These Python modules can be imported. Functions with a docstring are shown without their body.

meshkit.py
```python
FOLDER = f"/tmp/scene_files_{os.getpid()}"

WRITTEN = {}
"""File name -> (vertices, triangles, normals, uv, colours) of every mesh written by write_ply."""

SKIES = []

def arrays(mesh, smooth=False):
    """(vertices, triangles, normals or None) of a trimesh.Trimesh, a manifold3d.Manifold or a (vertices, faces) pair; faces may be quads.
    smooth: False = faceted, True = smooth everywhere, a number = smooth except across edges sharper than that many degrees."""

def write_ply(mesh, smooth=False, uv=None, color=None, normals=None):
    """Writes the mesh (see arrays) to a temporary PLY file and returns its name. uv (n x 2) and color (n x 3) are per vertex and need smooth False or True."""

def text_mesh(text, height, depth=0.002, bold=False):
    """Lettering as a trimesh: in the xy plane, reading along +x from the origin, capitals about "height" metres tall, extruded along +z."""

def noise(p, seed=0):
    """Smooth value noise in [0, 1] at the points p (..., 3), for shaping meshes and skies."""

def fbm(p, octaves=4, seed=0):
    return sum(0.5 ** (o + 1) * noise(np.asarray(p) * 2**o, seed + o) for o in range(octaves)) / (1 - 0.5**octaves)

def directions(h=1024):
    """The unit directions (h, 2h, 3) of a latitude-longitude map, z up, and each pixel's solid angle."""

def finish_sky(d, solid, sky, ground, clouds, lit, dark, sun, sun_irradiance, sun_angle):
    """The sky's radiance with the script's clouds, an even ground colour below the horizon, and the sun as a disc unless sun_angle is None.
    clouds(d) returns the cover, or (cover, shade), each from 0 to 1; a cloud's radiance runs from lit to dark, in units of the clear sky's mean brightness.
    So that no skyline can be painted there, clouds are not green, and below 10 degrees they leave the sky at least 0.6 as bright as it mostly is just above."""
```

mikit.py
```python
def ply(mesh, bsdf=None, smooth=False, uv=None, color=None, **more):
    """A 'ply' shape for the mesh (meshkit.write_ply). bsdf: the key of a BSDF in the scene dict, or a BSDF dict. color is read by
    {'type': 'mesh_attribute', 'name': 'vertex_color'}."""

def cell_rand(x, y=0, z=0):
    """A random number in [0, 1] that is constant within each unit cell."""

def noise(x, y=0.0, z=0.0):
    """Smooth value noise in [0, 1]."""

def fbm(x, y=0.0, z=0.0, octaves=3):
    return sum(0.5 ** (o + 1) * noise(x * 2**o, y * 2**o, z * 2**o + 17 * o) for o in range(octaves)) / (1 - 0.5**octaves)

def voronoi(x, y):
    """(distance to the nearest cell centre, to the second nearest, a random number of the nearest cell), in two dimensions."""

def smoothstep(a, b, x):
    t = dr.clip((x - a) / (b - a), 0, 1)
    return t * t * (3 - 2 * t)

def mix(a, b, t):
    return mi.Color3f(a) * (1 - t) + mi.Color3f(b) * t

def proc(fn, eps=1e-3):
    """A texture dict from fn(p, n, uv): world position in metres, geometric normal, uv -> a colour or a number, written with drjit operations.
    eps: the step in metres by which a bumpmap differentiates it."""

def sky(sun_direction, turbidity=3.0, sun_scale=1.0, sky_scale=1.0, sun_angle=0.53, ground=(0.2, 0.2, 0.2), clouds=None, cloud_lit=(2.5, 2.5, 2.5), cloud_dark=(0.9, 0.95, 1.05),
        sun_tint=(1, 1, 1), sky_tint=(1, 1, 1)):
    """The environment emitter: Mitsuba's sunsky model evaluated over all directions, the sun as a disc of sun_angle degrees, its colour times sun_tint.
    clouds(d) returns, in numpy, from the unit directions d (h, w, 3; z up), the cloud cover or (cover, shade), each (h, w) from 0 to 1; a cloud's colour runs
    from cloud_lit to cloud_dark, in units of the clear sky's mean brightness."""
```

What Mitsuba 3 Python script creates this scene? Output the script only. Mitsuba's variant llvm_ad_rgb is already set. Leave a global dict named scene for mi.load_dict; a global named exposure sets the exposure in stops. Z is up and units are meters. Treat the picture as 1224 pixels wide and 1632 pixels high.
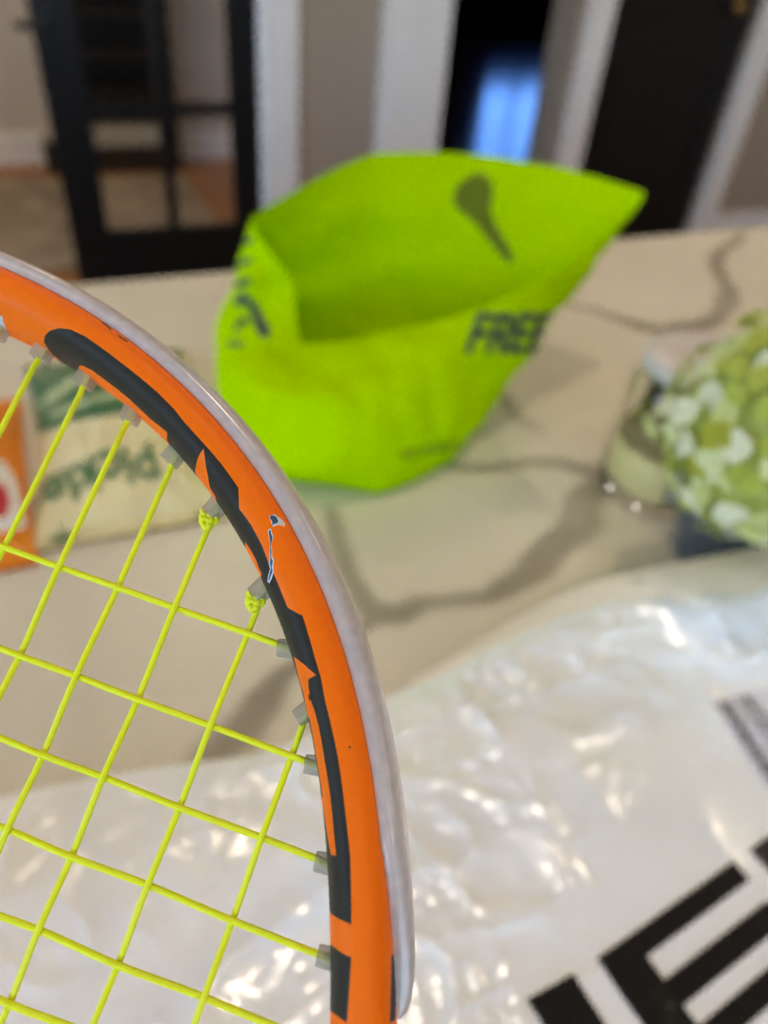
import math, numpy as np, trimesh, mitsuba as mi, drjit as dr, mikit, meshkit
from shapely.geometry import Polygon, LineString, Point, box as sbox
from shapely.ops import unary_union, triangulate
from mikit import noise, fbm, smoothstep, mix, proc
T = mi.ScalarTransform4f
rng = np.random.default_rng(7)
scene, labels = {"type": "scene"}, {}

# ---------------------------------------------------------------- camera
F, CX, CY, H = 1179.0, 612.0, 816.0, 1.34
R = np.array([[0.9163, -0.1966, 0.3500], [-0.3937, -0.6069, 0.6900], [0.0763, -0.7702, -0.6333]])
U_, _, V_ = np.linalg.svd(R); R = U_ @ V_
C = np.array([0, 0, H])
fwd = R[:, 2]
scene["camera"] = {"type": "thinlens", "fov": math.degrees(2 * math.atan(612 / F)), "fov_axis": "x", "aperture_radius": 0.00155,
                   "focus_distance": 0.137, "near_clip": 0.01, "far_clip": 100,
                   "to_world": T().look_at(origin=C.tolist(), target=(C + fwd).tolist(), up=(-R[:, 1]).tolist())}
exposure = 2.28

# ---------------------------------------------------------------- daylight
scene["sky"] = mikit.sky((0.25, -0.45, 0.75), turbidity=3.0, sun_scale=0.0, sky_scale=6.0, sky_tint=(1.05, 1.0, 0.92), ground=(0.3, 0.3, 0.28))
WARM = (1.0, 0.83, 0.62)
CAN = 30.0

# ---------------------------------------------------------------- helpers
def lin(c):
    c = np.asarray(c, float) / 255
    return np.where(c < 0.04045, c / 12.92, ((c + 0.055) / 1.055) ** 2.4).tolist()

def rgb(c):
    return {"type": "rgb", "value": lin(c)}

def mat(name, c, rough=0.5, spec=0.5, **k):
    col = c if isinstance(c, dict) else rgb(c)
    scene[name] = {"type": "twosided", "b": {"type": "principled", "base_color": col, "roughness": rough, "specular": spec, **k}}
    return name

def entry(key, mesh, m, smooth=False, label=None, category=None, group=None, kind=None, **k):
    if not isinstance(mesh, dict) and len(mesh.faces) == 0:
        print("EMPTY", key, label); return key
    if key in scene:
        n = 1
        while f"{key}_{n:03d}" in scene: n += 1
        key = f"{key}_{n:03d}"
    scene[key] = mesh if isinstance(mesh, dict) else mikit.ply(mesh, m, smooth=smooth, **k)
    tag(key, label, category, group, kind)
    return key

def tag(key, label=None, category=None, group=None, kind=None):
    d = {a: b for a, b in (("label", label), ("category", category), ("group", group), ("kind", kind)) if b}
    if d: labels[key] = d

def box(x0, x1, y0, y1, z0, z1, r=0.0):
    if r > 0:
        import manifold3d as m3
        pts = [[x, y, z] for x in (x0 + r, x1 - r) for y in (y0 + r, y1 - r) for z in (z0 + r, z1 - r)]
        s = m3.Manifold.sphere(r, 12)
        m = m3.Manifold.batch_hull([s.translate(p) for p in pts]).to_mesh()
        return trimesh.Trimesh(m.vert_properties[:, :3], m.tri_verts, process=False)
    b = trimesh.creation.box((x1 - x0, y1 - y0, z1 - z0)); b.apply_translation(((x0 + x1) / 2, (y0 + y1) / 2, (z0 + z1) / 2)); return b

def cat(*ms): return trimesh.util.concatenate(list(ms))

def ray(x, y):
    d = R @ np.array([x - CX, y - CY, F]); return d / np.linalg.norm(d)
def onz(x, y, z=0.92):
    d = ray(x, y); return C + d * (z - H) / d[2]
def ony(x, y, yy):
    d = ray(x, y); return C + d * yy / d[1]

def grid_mesh(P, closed_u=False):
    """P (nu, nv, 3) -> mesh of the grid"""
    nu, nv = P.shape[:2]
    i, j = np.meshgrid(np.arange(nu if closed_u else nu - 1), np.arange(nv - 1), indexing="ij")
    a = i * nv + j; b = ((i + 1) % nu) * nv + j
    f = np.concatenate([np.stack([a, b, b + 1], -1).reshape(-1, 3), np.stack([a, b + 1, a + 1], -1).reshape(-1, 3)])
    return trimesh.Trimesh(P.reshape(-1, 3), f, process=False)

def lathe(profile, center, n=64):
    pr = np.asarray(profile, float); t = np.linspace(0, 2 * np.pi, n + 1)
    P = np.stack([pr[None, :, 0] * np.cos(t)[:, None], pr[None, :, 0] * np.sin(t)[:, None], np.broadcast_to(pr[None, :, 1], (n + 1, len(pr)))], -1)
    m = grid_mesh(P + np.asarray(center)); m.merge_vertices(); return m

def tube(pts, r, sides=10, caps=True):
    v, f = __import__("builtins") and _tube(np.asarray(pts, float), r, sides)
    return trimesh.Trimesh(v, f, process=False)

def _tube(p, r, sides):
    t = np.gradient(p, axis=0); t /= np.linalg.norm(t, axis=1, keepdims=True) + 1e-12
    ref = np.array([0, 0, 1.0]) if abs(t[:, 2]).max() < 0.95 else np.array([1.0, 0.3, 0])
    a = np.cross(t, ref); a /= np.linalg.norm(a, axis=1, keepdims=True) + 1e-12
    b = np.cross(t, a); g = np.arange(sides) * 2 * np.pi / sides
    rr = np.broadcast_to(r, (len(p),))[:, None, None]
    v = p[:, None] + rr * (np.cos(g)[None, :, None] * a[:, None] + np.sin(g)[None, :, None] * b[:, None])
    i, j = np.meshgrid(np.arange(len(p) - 1), np.arange(sides), indexing="ij")
    A, B = i * sides + j, i * sides + (j + 1) % sides
    f = np.concatenate([np.stack([A, B, B + sides], -1).reshape(-1, 3), np.stack([A, B + sides, A + sides], -1).reshape(-1, 3)])
    n = len(p) * sides; v = np.vstack([v.reshape(-1, 3), p[:1], p[-1:]])
    k = np.arange(sides); k2 = (k + 1) % sides
    c0 = np.stack([np.full(sides, n), k2, k], -1); e = (len(p) - 1) * sides
    c1 = np.stack([np.full(sides, n + 1), e + k, e + k2], -1)
    return v, np.vstack([f, c0, c1])

def flat_tris(poly, step):
    """triangulate a shapely polygon with points every `step`"""
    out_v, out_f, base = [], [], 0
    for g in getattr(poly, "geoms", [poly]):
        if g.area < 1e-12: continue
        v, f = trimesh.creation.triangulate_polygon(g.segmentize(step), engine="earcut")
        m = trimesh.Trimesh(np.c_[v, np.zeros(len(v))], f, process=False)
        m = trimesh.Trimesh(*trimesh.remesh.subdivide_to_size(m.vertices, m.faces, step * 1.5), process=False); m.merge_vertices()
        out_v.append(m.vertices[:, :2]); out_f.append(m.faces + base); base += len(m.vertices)
    return np.vstack(out_v), np.vstack(out_f)

def hits(mesh, o, d):
    """first hit of each ray; nan where it misses"""
    loc, ri, ti = mesh.ray.intersects_location(o, d, multiple_hits=True)
    P = np.full(o.shape, np.nan); N = np.full(o.shape, np.nan); best = np.full(len(o), np.inf)
    for l, r, t in zip(loc, ri, ti):
        s = (l - o[r]) @ d[r]
        if s < best[r]:
            best[r] = s; P[r] = l; nn = mesh.face_normals[t]; N[r] = nn if nn @ d[r] < 0 else -nn
    return P, N

def print_on(mesh, poly, origin, e1, e2, e3, step=0.004, lift=0.0006):
    """flat print: the polygon (metres, in the frame origin, e1, e2) laid onto the mesh along -e3"""
    v, f = flat_tris(poly, step)
    o = origin + v[:, :1] * e1 + v[:, 1:] * e2
    P, N = hits(mesh, o, np.broadcast_to(-np.asarray(e3, float), o.shape))
    ok = ~np.isnan(P[:, 0])
    f = f[ok[f].all(1)]
    m = trimesh.Trimesh(np.nan_to_num(P + N * lift), f, process=False); m.remove_unreferenced_vertices(); return m

def seen_print(mesh, px, step=9, lift=0.0006):
    """flat print on the mesh whose outline was traced from the photograph"""
    poly = px if hasattr(px, "area") else Polygon(px)
    v, f = flat_tris(poly, step)
    d = np.array([ray(*q) for q in v])
    P, N = hits(mesh, np.broadcast_to(C, d.shape).copy(), d)
    ok = ~np.isnan(P[:, 0]); f = f[ok[f].all(1)]
    m = trimesh.Trimesh(np.nan_to_num(P + N * lift), f, process=False); m.remove_unreferenced_vertices(); return m

def text_shape(text, height, bold=True):
    m = meshkit.text_mesh(text, height, depth=0.001, bold=bold)
    top = m.faces[(m.face_normals[:, 2] > 0.9)]
    return unary_union([Polygon(m.vertices[f][:, :2]).buffer(1e-6) for f in top]).simplify(height * 0.01)

# ---------------------------------------------------------------- materials
def vein_dist(x, y, pts):
    d, w = mi.Float(9.0), mi.Float(0)
    for (ax, ay, wa), (bx, by, wb) in zip(pts[:-1], pts[1:]):
        ux, uy = bx - ax, by - ay
        t = dr.clip(((x - ax) * ux + (y - ay) * uy) / (ux * ux + uy * uy), 0, 1)
        dd = dr.sqrt(dr.square(x - ax - ux * t) + dr.square(y - ay - uy * t)) - (wa + (wb - wa) * t)
        d = dr.minimum(d, dd)
    return d

VEINS_PX = [
    [(1190, 372, 5), (1140, 400, 8), (1166, 468, 12), (1130, 515, 13), (1070, 532, 12), (1020, 515, 10), (960, 492, 7), (880, 482, 3)],
    [(980, 765, 16), (900, 745, 8), (820, 740, 9), (740, 743, 8), (670, 745, 4)],
    [(975, 775, 18), (940, 800, 22), (915, 845, 26), (870, 905, 28), (800, 945, 16), (720, 958, 14), (640, 975, 20), (590, 968, 24), (555, 920, 16), (530, 850, 13), (520, 815, 5)],
    [(600, 972, 10), (520, 1010, 10), (440, 1075, 16), (405, 1120, 26), (370, 1180, 22), (320, 1240, 12)],
    [(800, 600, 3), (820, 640, 6), (860, 690, 2)]]
VEINS = []
for path in VEINS_PX:
    VEINS.append([tuple(float(a) for a in (*onz(x, y)[:2], w * np.linalg.norm(onz(x, y) - C) / F)) for x, y, w in path])
# the same stone goes on outside the frame
VEINS.append([(-.72, .9, .01), (-.45, .62, .012), (-.3, .7, .006), (-.12, .95, .012)])
VEINS.append([(1.05, .0, .012), (1.3, .4, .02), (1.6, .55, .01), (1.85, .9, .015)])

def counter_col(p, n, uv):
    x = p.x + 0.03 * (noise(p.x * 14, p.y * 14, 3.0) - 0.5) + 0.004 * (noise(p.x * 60, p.y * 60, 5.0) - 0.5)
    y = p.y + 0.03 * (noise(p.x * 14, p.y * 14, 9.0) - 0.5) + 0.004 * (noise(p.x * 60, p.y * 60, 8.0) - 0.5)
    v = mi.Float(0)
    for path in VEINS:
        v = dr.maximum(v, 1 - smoothstep(-0.006, 0.010, vein_dist(x, y, path)))
    base = mix(lin((226, 217, 196)), lin((212, 203, 180)), fbm(p.x * 5, p.y * 5, 2.0))
    return mix(base, lin((128, 119, 100)), v * (0.62 + 0.3 * noise(p.x * 25, p.y * 25, 1.0)))
mat("stone", proc(counter_col), 0.34, 0.45)

def wood_col(p, n, uv):
    k = dr.floor(p.y / 0.12)
    g = fbm(p.x * 3 + k * 7.3, p.y * 60, k, 3)
    e = dr.abs(p.y / 0.12 - k - 0.5)
    return mix(mix(lin((150, 104, 58)), lin((112, 74, 40)), g), lin((60, 38, 22)), smoothstep(0.47, 0.5, e))
mat("oak_floor", proc(wood_col), 0.35, 0.4)
mat("dark_floor", (58, 42, 34), 0.16, 0.5)
mat("kitchen_floor", (120, 90, 62), 0.4, 0.4)
mat("rug_pile", proc(lambda p, n, uv: mix(lin((150, 138, 120)), lin((98, 90, 80)), fbm(p.x * 9, p.y * 9, 0.0))), 0.95, 0.1)
mat("wall_paint", (168, 154, 140), 0.8, 0.2)
mat("light_paint", (205, 198, 190), 0.8, 0.2)
mat("dark_paint", (58, 54, 50), 0.8, 0.2)
mat("white_trim", (240, 240, 241), 0.4, 0.4)
mat("ceiling_paint", (235, 232, 226), 0.9, 0.1)
mat("black_paint", (17, 17, 19), 0.45, 0.3)
mat("black_metal", (14, 14, 14), 0.3, 0.5)
mat("brass", (190, 150, 90), 0.25, 0.5, metallic=1.0)
mat("espresso", (26, 23, 20), 0.5, 0.3)
mat("pale_box", (170, 164, 150), 0.7, 0.2)
mat("cabinet_paint", (60, 62, 66), 0.4, 0.4)
scene["pane_glass"] = {"type": "thindielectric", "int_ior": 1.5}

# ---------------------------------------------------------------- the setting
WY, WT = 3.15, 0.12           # the wall with the doors, its thickness
XL, XR, YB, ZC = -3.0, 4.8, -3.2, 2.7
def struct(name, mesh, m, label=None, **k):
    return entry(name, mesh, m, label=label, kind="structure", **k)
struct("floor", box(XL, XR, YB, WY + WT, -0.05, 0.0), "kitchen_floor", "wooden kitchen floor around the island")
struct("ceiling", box(XL, XR, YB, WY + WT, ZC, ZC + .05), "ceiling_paint", "white kitchen ceiling")
# openings in the far wall: french door pair (x0..x1), hall opening, black door
D0, D1 = -0.72, 0.90
O0, O1 = 1.645, 2.30
B0, B1 = 2.46, 3.32
wall = cat(box(XL, D0, WY, WY + WT, 0, ZC), box(D1, O0, WY, WY + WT, 0, ZC), box(O1, B0, WY, WY + WT, 0, ZC), box(B1, XR, WY, WY + WT, 0, ZC),
           box(D0, D1, WY, WY + WT, 2.1, ZC), box(O0, O1, WY, WY + WT, 2.2, ZC), box(B0, B1, WY, WY + WT, 2.1, ZC))
struct("wall_far", wall, "wall_paint", "taupe wall with the black doors and the dark hall opening")
wl = [box(XL - .1, XL, YB, WY + WT, 0, 0.75), box(XL - .1, XL, YB, WY + WT, 2.4, ZC)]
ys = [YB, -2.2, -0.5, 0.0, 1.7, WY + WT]
for a, b in ((ys[0], ys[1]), (ys[2], ys[3]), (ys[4], ys[5])): wl.append(box(XL - .1, XL, a, b, .75, 2.4))
struct("wall_left", cat(*wl), "light_paint", "kitchen wall with two windows left of the island")
struct("wall_right", box(XR, XR + .1, YB, WY + WT, 0, ZC), "light_paint", "kitchen wall right of the island")
wb = [box(XL, XR, YB - .1, YB, 0, .85), box(XL, XR, YB - .1, YB, 2.4, ZC)]
xs = [XL, -1.9, -.1, .1, .6, XR]
for a, b in ((xs[0], xs[1]), (xs[2], xs[3]), (xs[4], xs[5])): wb.append(box(a, b, YB - .1, YB, .85, 2.4))
struct("wall_back", cat(*wb), "light_paint", "kitchen wall with windows behind the camera")
# trims on the far wall
def casing(x0, x1, z1, d=0.025):
    w = x1 - x0
    return cat(box(x0, x1, WY - d, WY, 0, z1), box(x0 + .18 * w, x1 - .18 * w, WY - d - .008, WY - d, 0, z1), box(x0, x0 + .1 * w, WY - d - .012, WY - d, 0, z1))
struct("trim_1", casing(D1 + .0, D1 + .13, 2.2), "white_trim", "grooved casing right of the glazed black door")
struct("trim_2", box(1.375, O0, WY - .07, WY + WT, 0, ZC, .004), "white_trim", "wide white pilaster left of the dark hall opening")
struct("trim_3", casing(O1 + .03, B0, 2.2), "white_trim", "narrow casing between hall opening and plain black door")
struct("trim_4", casing(B1, B1 + .15, 2.2), "white_trim", "casing right of the plain black door")
struct("baseboard_far", cat(box(D1 + .13, 1.375, WY - .018, WY, 0, .14), box(B1 + .15, XR, WY - .018, WY, 0, .14)), "white_trim")

# room behind the glazed door
struct("floor_back_room", box(-2.2, 1.62, WY + WT, 5.25, -.05, 0), "oak_floor", "honey wood floor beyond the glazed door")
BW = 5.08
struct("wall_back_room", cat(box(-2.2, 1.62, BW, BW + .1, 0, ZC), box(-2.3, -2.2, WY + WT, BW + .1, 0, ZC), box(1.5, 1.62, WY + WT, BW + .1, 0, ZC)), "light_paint", "pale wall of the room beyond the glazed door")
struct("baseboard_back_room", box(-2.2, 1.5, BW - .02, BW, 0, .16), "white_trim", "white baseboard in the room beyond the glazed door")
struct("ceiling_back_room", box(-2.2, 1.62, WY + WT, BW + .1, ZC, ZC + .05), "ceiling_paint")
# hall behind the opening
HX1, HY1 = 8.6, 11.0
struct("floor_hall", box(1.62, HX1, WY + WT, HY1, -.05, 0), "dark_floor", "dark polished hall floor reflecting a bright window")
hw0, hw1 = 6.5, 7.7      # window in the hall's far wall
struct("wall_hall", cat(box(1.62, hw0, HY1, HY1 + .1, 0, ZC), box(hw1, HX1, HY1, HY1 + .1, 0, ZC), box(hw0, hw1, HY1, HY1 + .1, 0, .65), box(hw0, hw1, HY1, HY1 + .1, 2.2, ZC),
                        box(HX1, HX1 + .1, WY, HY1, 0, ZC), box(1.62, 1.66, WY + WT, HY1, 0, ZC), box(4.8, HX1, WY, WY + WT, 0, ZC)), "dark_paint", "dark walls of the hall beyond the opening")
struct("ceiling_hall", box(1.62, HX1, WY + WT, HY1, ZC, ZC + .05), "dark_paint")
struct("wall_hall_return", box(O1, O1 + .08, WY + WT, WY + .21, 0, ZC), "wall_paint", "grey return wall inside the hall opening")
struct("baseboard_hall_return", box(O1 - .015, O1, WY + WT, WY + .21, 0, .15), "white_trim")
k = struct("window_1", cat(box(hw0, hw0 + .07, HY1, HY1 + .06, .65, 2.2), box(hw1 - .07, hw1, HY1, HY1 + .06, .65, 2.2), box(hw0, hw1, HY1, HY1 + .06, .65, .72), box(hw0, hw1, HY1, HY1 + .06, 2.13, 2.2),
                           box((hw0 + hw1) / 2 - .02, (hw0 + hw1) / 2 + .02, HY1, HY1 + .06, .65, 2.2), box(hw0, hw1, HY1, HY1 + .06, 1.2, 1.24)), "white_trim", "window at the far end of the dark hall")

scene["hall_glass"] = {"type": "thindielectric", "int_ior": 1.5, "specular_transmittance": {"type": "rgb", "value": [.30, .48, .92]}}  # blue tint stands in for bluer daylight in the floor reflection
entry("window_1__pane", grid_mesh(np.array([[[hw0, HY1 + .03, .66], [hw0, HY1 + .03, 2.19]], [[hw1, HY1 + .03, .66], [hw1, HY1 + .03, 2.19]]])), "hall_glass", label="pane tinted to turn the daylight blue")

# doors
def door_leaf(key, x0, x1, y, label):
    st, sr, tr, bt, zt, mw = .145, .11, .105, .235, 2.1, .042
    rows = 4
    entry(key + "__stile", box(x0, x0 + st, y, y + .045, .008, zt, .003), "black_paint")
    entry(key + "__stile", box(x1 - sr, x1, y, y + .045, .008, zt, .003), "black_paint")
    entry(key + "__rail", box(x0 + st, x1 - sr, y, y + .045, .008, bt), "black_paint")
    entry(key + "__rail", box(x0 + st, x1 - sr, y, y + .045, zt - tr, zt), "black_paint")
    xm = x0 + .407
    zs = np.linspace(bt, zt - tr, rows + 1)
    entry(key + "__muntin", box(xm - mw / 2, xm + mw / 2, y + .006, y + .039, bt, zt - tr), "black_paint")
    for z in zs[1:-1]:
        for a, b in ((x0 + st, xm - mw / 2), (xm + mw / 2, x1 - sr)):
            entry(key + "__muntin", box(a, b, y + .006, y + .039, z - mw / 2, z + mw / 2), "black_paint")
    for i in range(rows):
        for a, b in ((x0 + st, xm - mw / 2), (xm + mw / 2, x1 - sr)):
            z0 = zs[i] + (mw / 2 if i else 0); z1 = zs[i + 1] - (mw / 2 if i < rows - 1 else 0)
            P = np.array([[[a, y + .022, z0], [a, y + .022, z1]], [[b, y + .022, z0], [b, y + .022, z1]]])
            entry(key + "__pane", grid_mesh(P), "pane_glass")
    # lever handle on the left stile
    hx = x0 + .045
    entry(key + "__lever_handle", cat(box(hx - .022, hx + .022, y - .008, y, .80, 1.0, .003), box(hx - .01, hx + .01, y - .05, y - .008, .93, .95, .002), box(hx - .1, hx + .012, y - .062, y - .045, .928, .952, .004)), "black_metal", label="black lever handle")
    tag(key, label, kind="structure")
door_leaf("door_1", .105, D1 - .02, WY + .02, "closed black glazed door leaf with small panes, left of the lime green bag")
kd = entry("door_2__panel", box(B0 + .003, B1 - .003, WY + .03, WY + .075, .008, 2.1, .003), "black_paint")
rec = []
for (a, b) in ((B0 + .12, B1 - .12),):
    for (z0, z1) in ((.22, .85), (1.05, 1.95)):
        rec += [box(a, b, WY + .022, WY + .03, z0, z0 + .02), box(a, b, WY + .022, WY + .03, z1 - .02, z1), box(a, a + .02, WY + .022, WY + .03, z0, z1), box(b - .02, b, WY + .022, WY + .03, z0, z1)]
entry("door_2__panel_moulding", cat(*rec), "black_paint")
kp = ony(1181, 12, WY - .02)
knob = lathe([(0, 0), (.012, 0), (.012, .02), (.027, .032), (.03, .045), (.024, .058), (0, .062)], (0, 0, 0), 24)
knob.apply_transform(trimesh.transformations.rotation_matrix(math.pi / 2, (1, 0, 0))); knob.apply_translation((kp[0], WY + .03, kp[2]))
entry("door_2__knob", knob, "brass", True, label="small brass knob")
tag("door_2", "plain black door at the right behind the lime green bag", kind="structure")
struct("trim_5", cat(box(D0 - .11, D0, WY - .025, WY, 0, 2.2), box(D0, D0 + .02, WY, WY + WT, 0, 2.1), box(D1 - .018, D1 + .01, WY, WY + .1, 0, 2.1), box(D0 - .11, D1 + .13, WY - .025, WY, 2.1, 2.22)), "white_trim")

# furniture beyond the glazed door
rx = 0.84
entry("area_rug", box(-1.7, rx, 3.42, 4.72, 0, .014, .004), "rug_pile", label="grey brown area rug on the wood floor beyond the glazed door", category="rug")
bx0, bx1, by0 = .22, .855, 4.82
bc = "bookcase"
entry(bc + "__side_panel", box(bx0, bx0 + .03, by0, BW - .025, 0, 2.1), "espresso")
entry(bc + "__side_panel", box(bx1 - .03, bx1, by0, BW - .025, 0, 2.1), "espresso")
entry(bc + "__back_panel", box(bx0 + .03, bx1 - .03, BW - .035, BW - .025, 0, 2.1), "espresso")
for z in (.116, .41, .60, .79, .98, 1.2, 1.5, 1.8, 2.08):
    entry(bc + "__shelf", box(bx0 + .03, bx1 - .03, by0 + .005, BW - .035, z - .02, z + .02), "espresso")
entry(bc + "__plinth", box(bx0 + .03, bx1 - .03, by0 + .01, by0 + .03, .0, .095), "espresso")
tag(bc, "tall dark bookcase seen through the panes of the glazed door", "bookcase")
entry("storage_box", box(bx0 + .10, bx1 - .08, by0 + .02, BW - .06, .137, .235, .006), "pale_box", label="pale grey box on the lower shelf of the dark bookcase", category="box")

q = onz(84, 279, 0)
entry("floor_basket__body", box(q[0] - .02, q[0] + .2, q[1], q[1] + .2, .0, .17, .01), "black_metal")
entry("floor_basket__liner", box(q[0] - .012, q[0] + .192, q[1] + .008, q[1] + .192, .165, .215, .012), "pale_box", label="pale liner on top")
tag("floor_basket", "small black bin with a pale liner on the floor behind the glazed door", "bin")

# ---------------------------------------------------------------- kitchen island
IX0, IX1, IY0, IY1 = -0.78, 1.95, -0.10, 1.023
isl = "island"
def slab():
    m = box(IX0, IX1, IY0, IY1, .88, .92, .004); return m
entry("island_countertop", slab(), "stone", 40, label="cream stone countertop with grey brown veins under all the bags", category="countertop")
entry(isl + "__body", box(IX0 + .04, IX1 - .04, IY0 + .28, IY1 - .04, .1, .88), "cabinet_paint")
entry(isl + "__plinth", box(IX0 + .08, IX1 - .08, IY0 + .33, IY1 - .09, 0, .1), "black_metal")
for i in range(4):
    w = (IX1 - IX0 - .08) / 4; a = IX0 + .04 + i * w
    entry(isl + "__panel", box(a + .012, a + w - .012, IY1 - .04, IY1 - .022, .14, .86, .003), "cabinet_paint")
tag(isl, "dark painted island base carrying the stone countertop", "kitchen island")

# ---------------------------------------------------------------- ceiling lights
scene["can_rim"] = {"type": "diffuse", "reflectance": {"type": "rgb", "value": [.8, .8, .8]}}
def can_light(x, y, z=ZC, s=1.0):
    key = "recessed_light"; n = 0
    while (key if not n else f"{key}_{n:03d}") + "__trim_ring" in scene: n += 1
    key = key if not n else f"{key}_{n:03d}"
    ring = lathe([(.062, -.001), (.064, -.008), (.085, -.006), (.088, 0), (.062, 0)], (x, y, z), 32)
    entry(key + "__trim_ring", ring, "can_rim")
    t = np.linspace(0, 2 * np.pi, 33)[:-1]
    v = np.vstack([[[x, y, z - .003]], np.c_[x + .061 * np.cos(t), y + .061 * np.sin(t), np.full(32, z - .003)]])
    f = np.array([[0, 1 + (i + 1) % 32, 1 + i] for i in range(32)])
    d = mikit.ply(trimesh.Trimesh(v, f, process=False), "can_rim")
    d["emitter"] = {"type": "area", "radiance": {"type": "rgb", "value": [CAN * s * c for c in WARM]}}
    scene[key + "__lamp"] = d
    tag(key, "round recessed ceiling light, kitchen set plus extras added to light rooms beyond", "ceiling light", "recessed ceiling lights")
for x in (-1.3, .35, 2.0, 3.6):
    for y in (-1.5, .45, 2.2): can_light(x, y)
can_light(-.2, 3.95, s=2.6)  # added lamp, out of view, to brighten the room behind the glazed door
can_light(-1.4, 3.95, s=2.6)  # second added lamp for more light in that room
can_light(6.6, 5.0, s=.7)  # added dim lamp, off to the side, to lift the dark hall

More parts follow.
